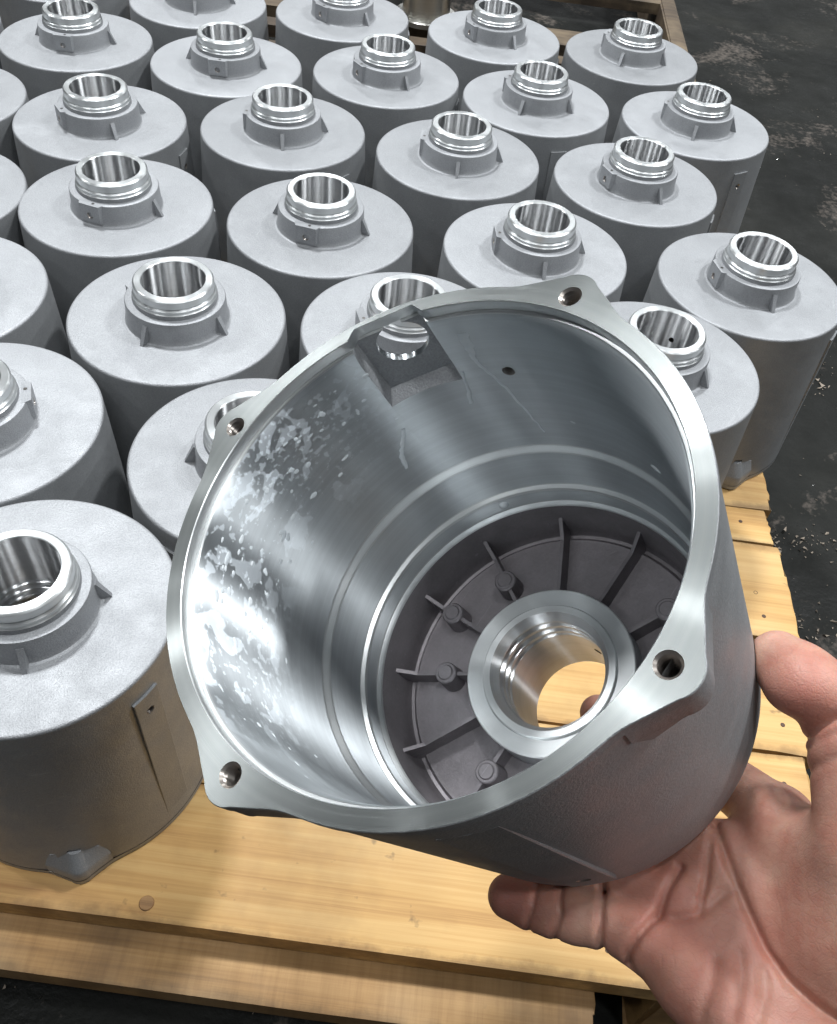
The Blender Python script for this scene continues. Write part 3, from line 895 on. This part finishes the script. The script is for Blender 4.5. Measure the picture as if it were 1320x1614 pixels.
    crease([[-7.0, -74], [-10.1, -84.7], [-11.3, -89.1], [-9.9, -93.5], [-6.4, -101]], 1.5, 1.1, 176)
    crease([[1.5, -74], [0.3, -84.3], [0.3, -89.0], [3.4, -97]], 1.2, 1.1, 176)
    crease([[-94, -17], [-99.7, -15.5], [-103.7, -13.6], [-116, -8.0]], 2.2, 1.5, 146)
    crease([[-94, -22], [-102.3, -18.5], [-113, -14]], .9, 1.4, 146)
    crease([[-96, -28], [-104, -26], [-114, -22]], .7, 1.6, 150)
    rr = np.sqrt(P[..., 0] ** 2 + P[..., 1] ** 2)
    solid = np.maximum(rr - (87.2 - .0455 * P[..., 2]), P[..., 2] - 160.4)
    hand = np.maximum(hand, .2 - solid)
    V, F = surface_nets(hand, lo, h)
    # relax the stair-steps a little
    e = np.concatenate([F[:, [0, 1]], F[:, [1, 2]], F[:, [2, 3]], F[:, [3, 0]]])
    for it in range(2):
        acc = np.zeros_like(V); cnt = np.zeros(len(V))
        np.add.at(acc, e[:, 0], V[e[:, 1]]); np.add.at(acc, e[:, 1], V[e[:, 0]])
        np.add.at(cnt, e[:, 0], 1); np.add.at(cnt, e[:, 1], 1)
        V = V * .5 + .5 * acc / np.maximum(cnt, 1)[:, None]
    return V * .001, F

def mat_skin():
    m, nt, b = new_mat('skin')
    v = objcoord(nt)
    big = noise(nt, v, 38, 4, .55); mid = noise(nt, v, 130, 4, .6); fine = noise(nt, v, 900, 3, .6)
    c = ramp(nt, big, [(.32, (.40, .172, .125)), (.50, (.475, .238, .175)), (.68, (.54, .315, .24))])
    c = mixc(nt, .35, c, ramp(nt, mid, [(.35, (.42, .172, .13)), (.65, (.56, .345, .26))]))
    for pos, rad, amt in (((-.100, -.008, .118), .017, .42), ((-.066, -.090, .160), .030, .22), ((.010, -.086, .164), .016, .45), ((-.084, -.108, .158), .022, .12), ((-.045, -.078, .160), .018, .28)):
        dv = N(nt, 'ShaderNodeVectorMath', operation='DISTANCE'); nt.links.new(v, dv.inputs[0]); dv.inputs[1].default_value = pos
        k = mth(nt, 'SUBTRACT', 1.0, mth(nt, 'DIVIDE', dv.outputs['Value'], rad * 1.5), True)
        k = mth(nt, 'MULTIPLY', mth(nt, 'MULTIPLY', k, mth(nt, 'ADD', mid, .55), True), amt * 1.5, True)
        c = mixc(nt, k, c, (.44, .16, .125))
    nt.links.new(c, b.inputs['Base Color'])
    b.inputs['Roughness'].default_value = .48
    b.inputs['Specular IOR Level'].default_value = .4
    b.inputs['Subsurface Weight'].default_value = .35
    b.inputs['Subsurface Radius'].default_value = (1.0, .35, .18)
    b.inputs['Subsurface Scale'].default_value = .004
    def edges(scl, dist, lo_, hi_):
        q = N(nt, 'ShaderNodeVectorMath', operation='MULTIPLY_ADD'); q.inputs[1].default_value = scl
        nz = N(nt, 'ShaderNodeTexNoise'); nz.inputs['Scale'].default_value = dist; nt.links.new(v, nz.inputs['Vector'])
        nt.links.new(v, q.inputs[0]); nt.links.new(nz.outputs['Color'], q.inputs[2])
        vo = N(nt, 'ShaderNodeTexVoronoi', feature='DISTANCE_TO_EDGE'); vo.inputs['Scale'].default_value = 1.0
        nt.links.new(q.outputs[0], vo.inputs['Vector'])
        return ramp(nt, vo.outputs['Distance'], [(lo_, (0, 0, 0)), (hi_, (1, 1, 1))])
    e1 = edges((700, 700, 700), 60, 0.0, .22)          # skin cells
    e2 = edges((170, 330, 220), 45, 0.0, .10)          # fine folds
    c = mixc(nt, .05, c, e2, 'MULTIPLY')  # crease shade painted in: colour darkened along the folds
    nt.links.new(c, b.inputs['Base Color'])
    n1 = bump(nt, e1, .14, .0003)
    n2 = bump(nt, fine, .2, .0004, n1)
    n3 = bump(nt, e2, .10, .0004, n2)
    nt.links.new(n3, b.inputs['Normal'])
    return m
hv, hf = build_hand()
hm = bpy.data.meshes.new('hand')
hm.from_pydata(hv.tolist(), [], hf.tolist())
finish(hm, [mat_skin()], 0)
hm.polygons.foreach_set('use_smooth', [True] * len(hm.polygons))
hand = link('hand', hm)
hand.matrix_world = GRIP
tag(hand, 'bare right hand reaching in at lower right, palm up under the held housing', 'hand')

# ------------------------------------------------------------------ swarf and grit on the floor
M_CHIP = mat_plain('bright_swarf', (.8, .8, .78), .2, 1.0)
M_GRIT = mat_plain('pale_grit', (.30, .25, .20), .8)
V, F, MI = [], [], []
def chip(x, y, s, mi):
    b = len(V)
    for k in range(4):
        a = random.uniform(0, 6.28)
        V.append((x + s * math.cos(a) * random.uniform(.4, 1.6), y + s * math.sin(a), FZ + .0006 + (s * random.uniform(.2, .9) if k > 1 else 0)))
    F.extend([(b, b + 1, b + 2), (b, b + 2, b + 3), (b + 1, b + 3, b + 2), (b, b + 3, b + 1)]); MI.extend([mi] * 4)
for i in range(330):
    x = random.uniform(4.1, 9) * U; y = random.uniform(2, 24) * U
    chip(x, y, .0009 * math.exp(random.gauss(0, .45)), 0 if random.random() < .3 else 1)
for i in range(70):
    chip(random.uniform(-4, 3) * U, random.uniform(.6, 1.98) * U, .0010 * math.exp(random.gauss(0, .5)), 0 if random.random() < .5 else 1)
for cx, cy, rr, n in ((4.75, 6.9, .35, 130), (5.3, 8.4, .3, 70), (4.7, 8.4, .2, 50), (5.9, 12.2, .5, 120), (5.2, 15.4, .2, 25), (-3.6, 1.6, .4, 60), (6.2, 7.2, .3, 50), (4.75, 5.2, .2, 40)):
    for i in range(n):
        chip((cx + random.gauss(0, rr)) * U, (cy + random.gauss(0, rr * .6)) * U, .0011 * math.exp(random.gauss(0, .6)), 1)
me = mesh_from('metal_chips', V, F, [M_CHIP, M_GRIT], MI, 0)
tag(link('metal_chips', me), 'bright metal swarf and pale grit scattered over the dark floor', 'swarf', None, 'stuff')

# steel tube standing on the rear pallet
tube = lathe('tube', [(.50, .12, 0), (.50, 3.2, 0), (.44, 3.2, 0), (.44, .12, 0)], [M_STEEL], 48)
foot = lathe('base_flange', [(.46, .01, 0), (.66, .01, 0), (.66, .10, 0), (.64, .12, 0), (.46, .12, 0)], [M_STEEL], 48)
tb = empty('steel_tube', (-1.25 * U, 20.5 * U, 0)); tag(tb, 'grey steel tube on a round foot, behind the rear row at the top edge', 'tube')
link('tube', tube, tb); link('base_flange', foot, tb)
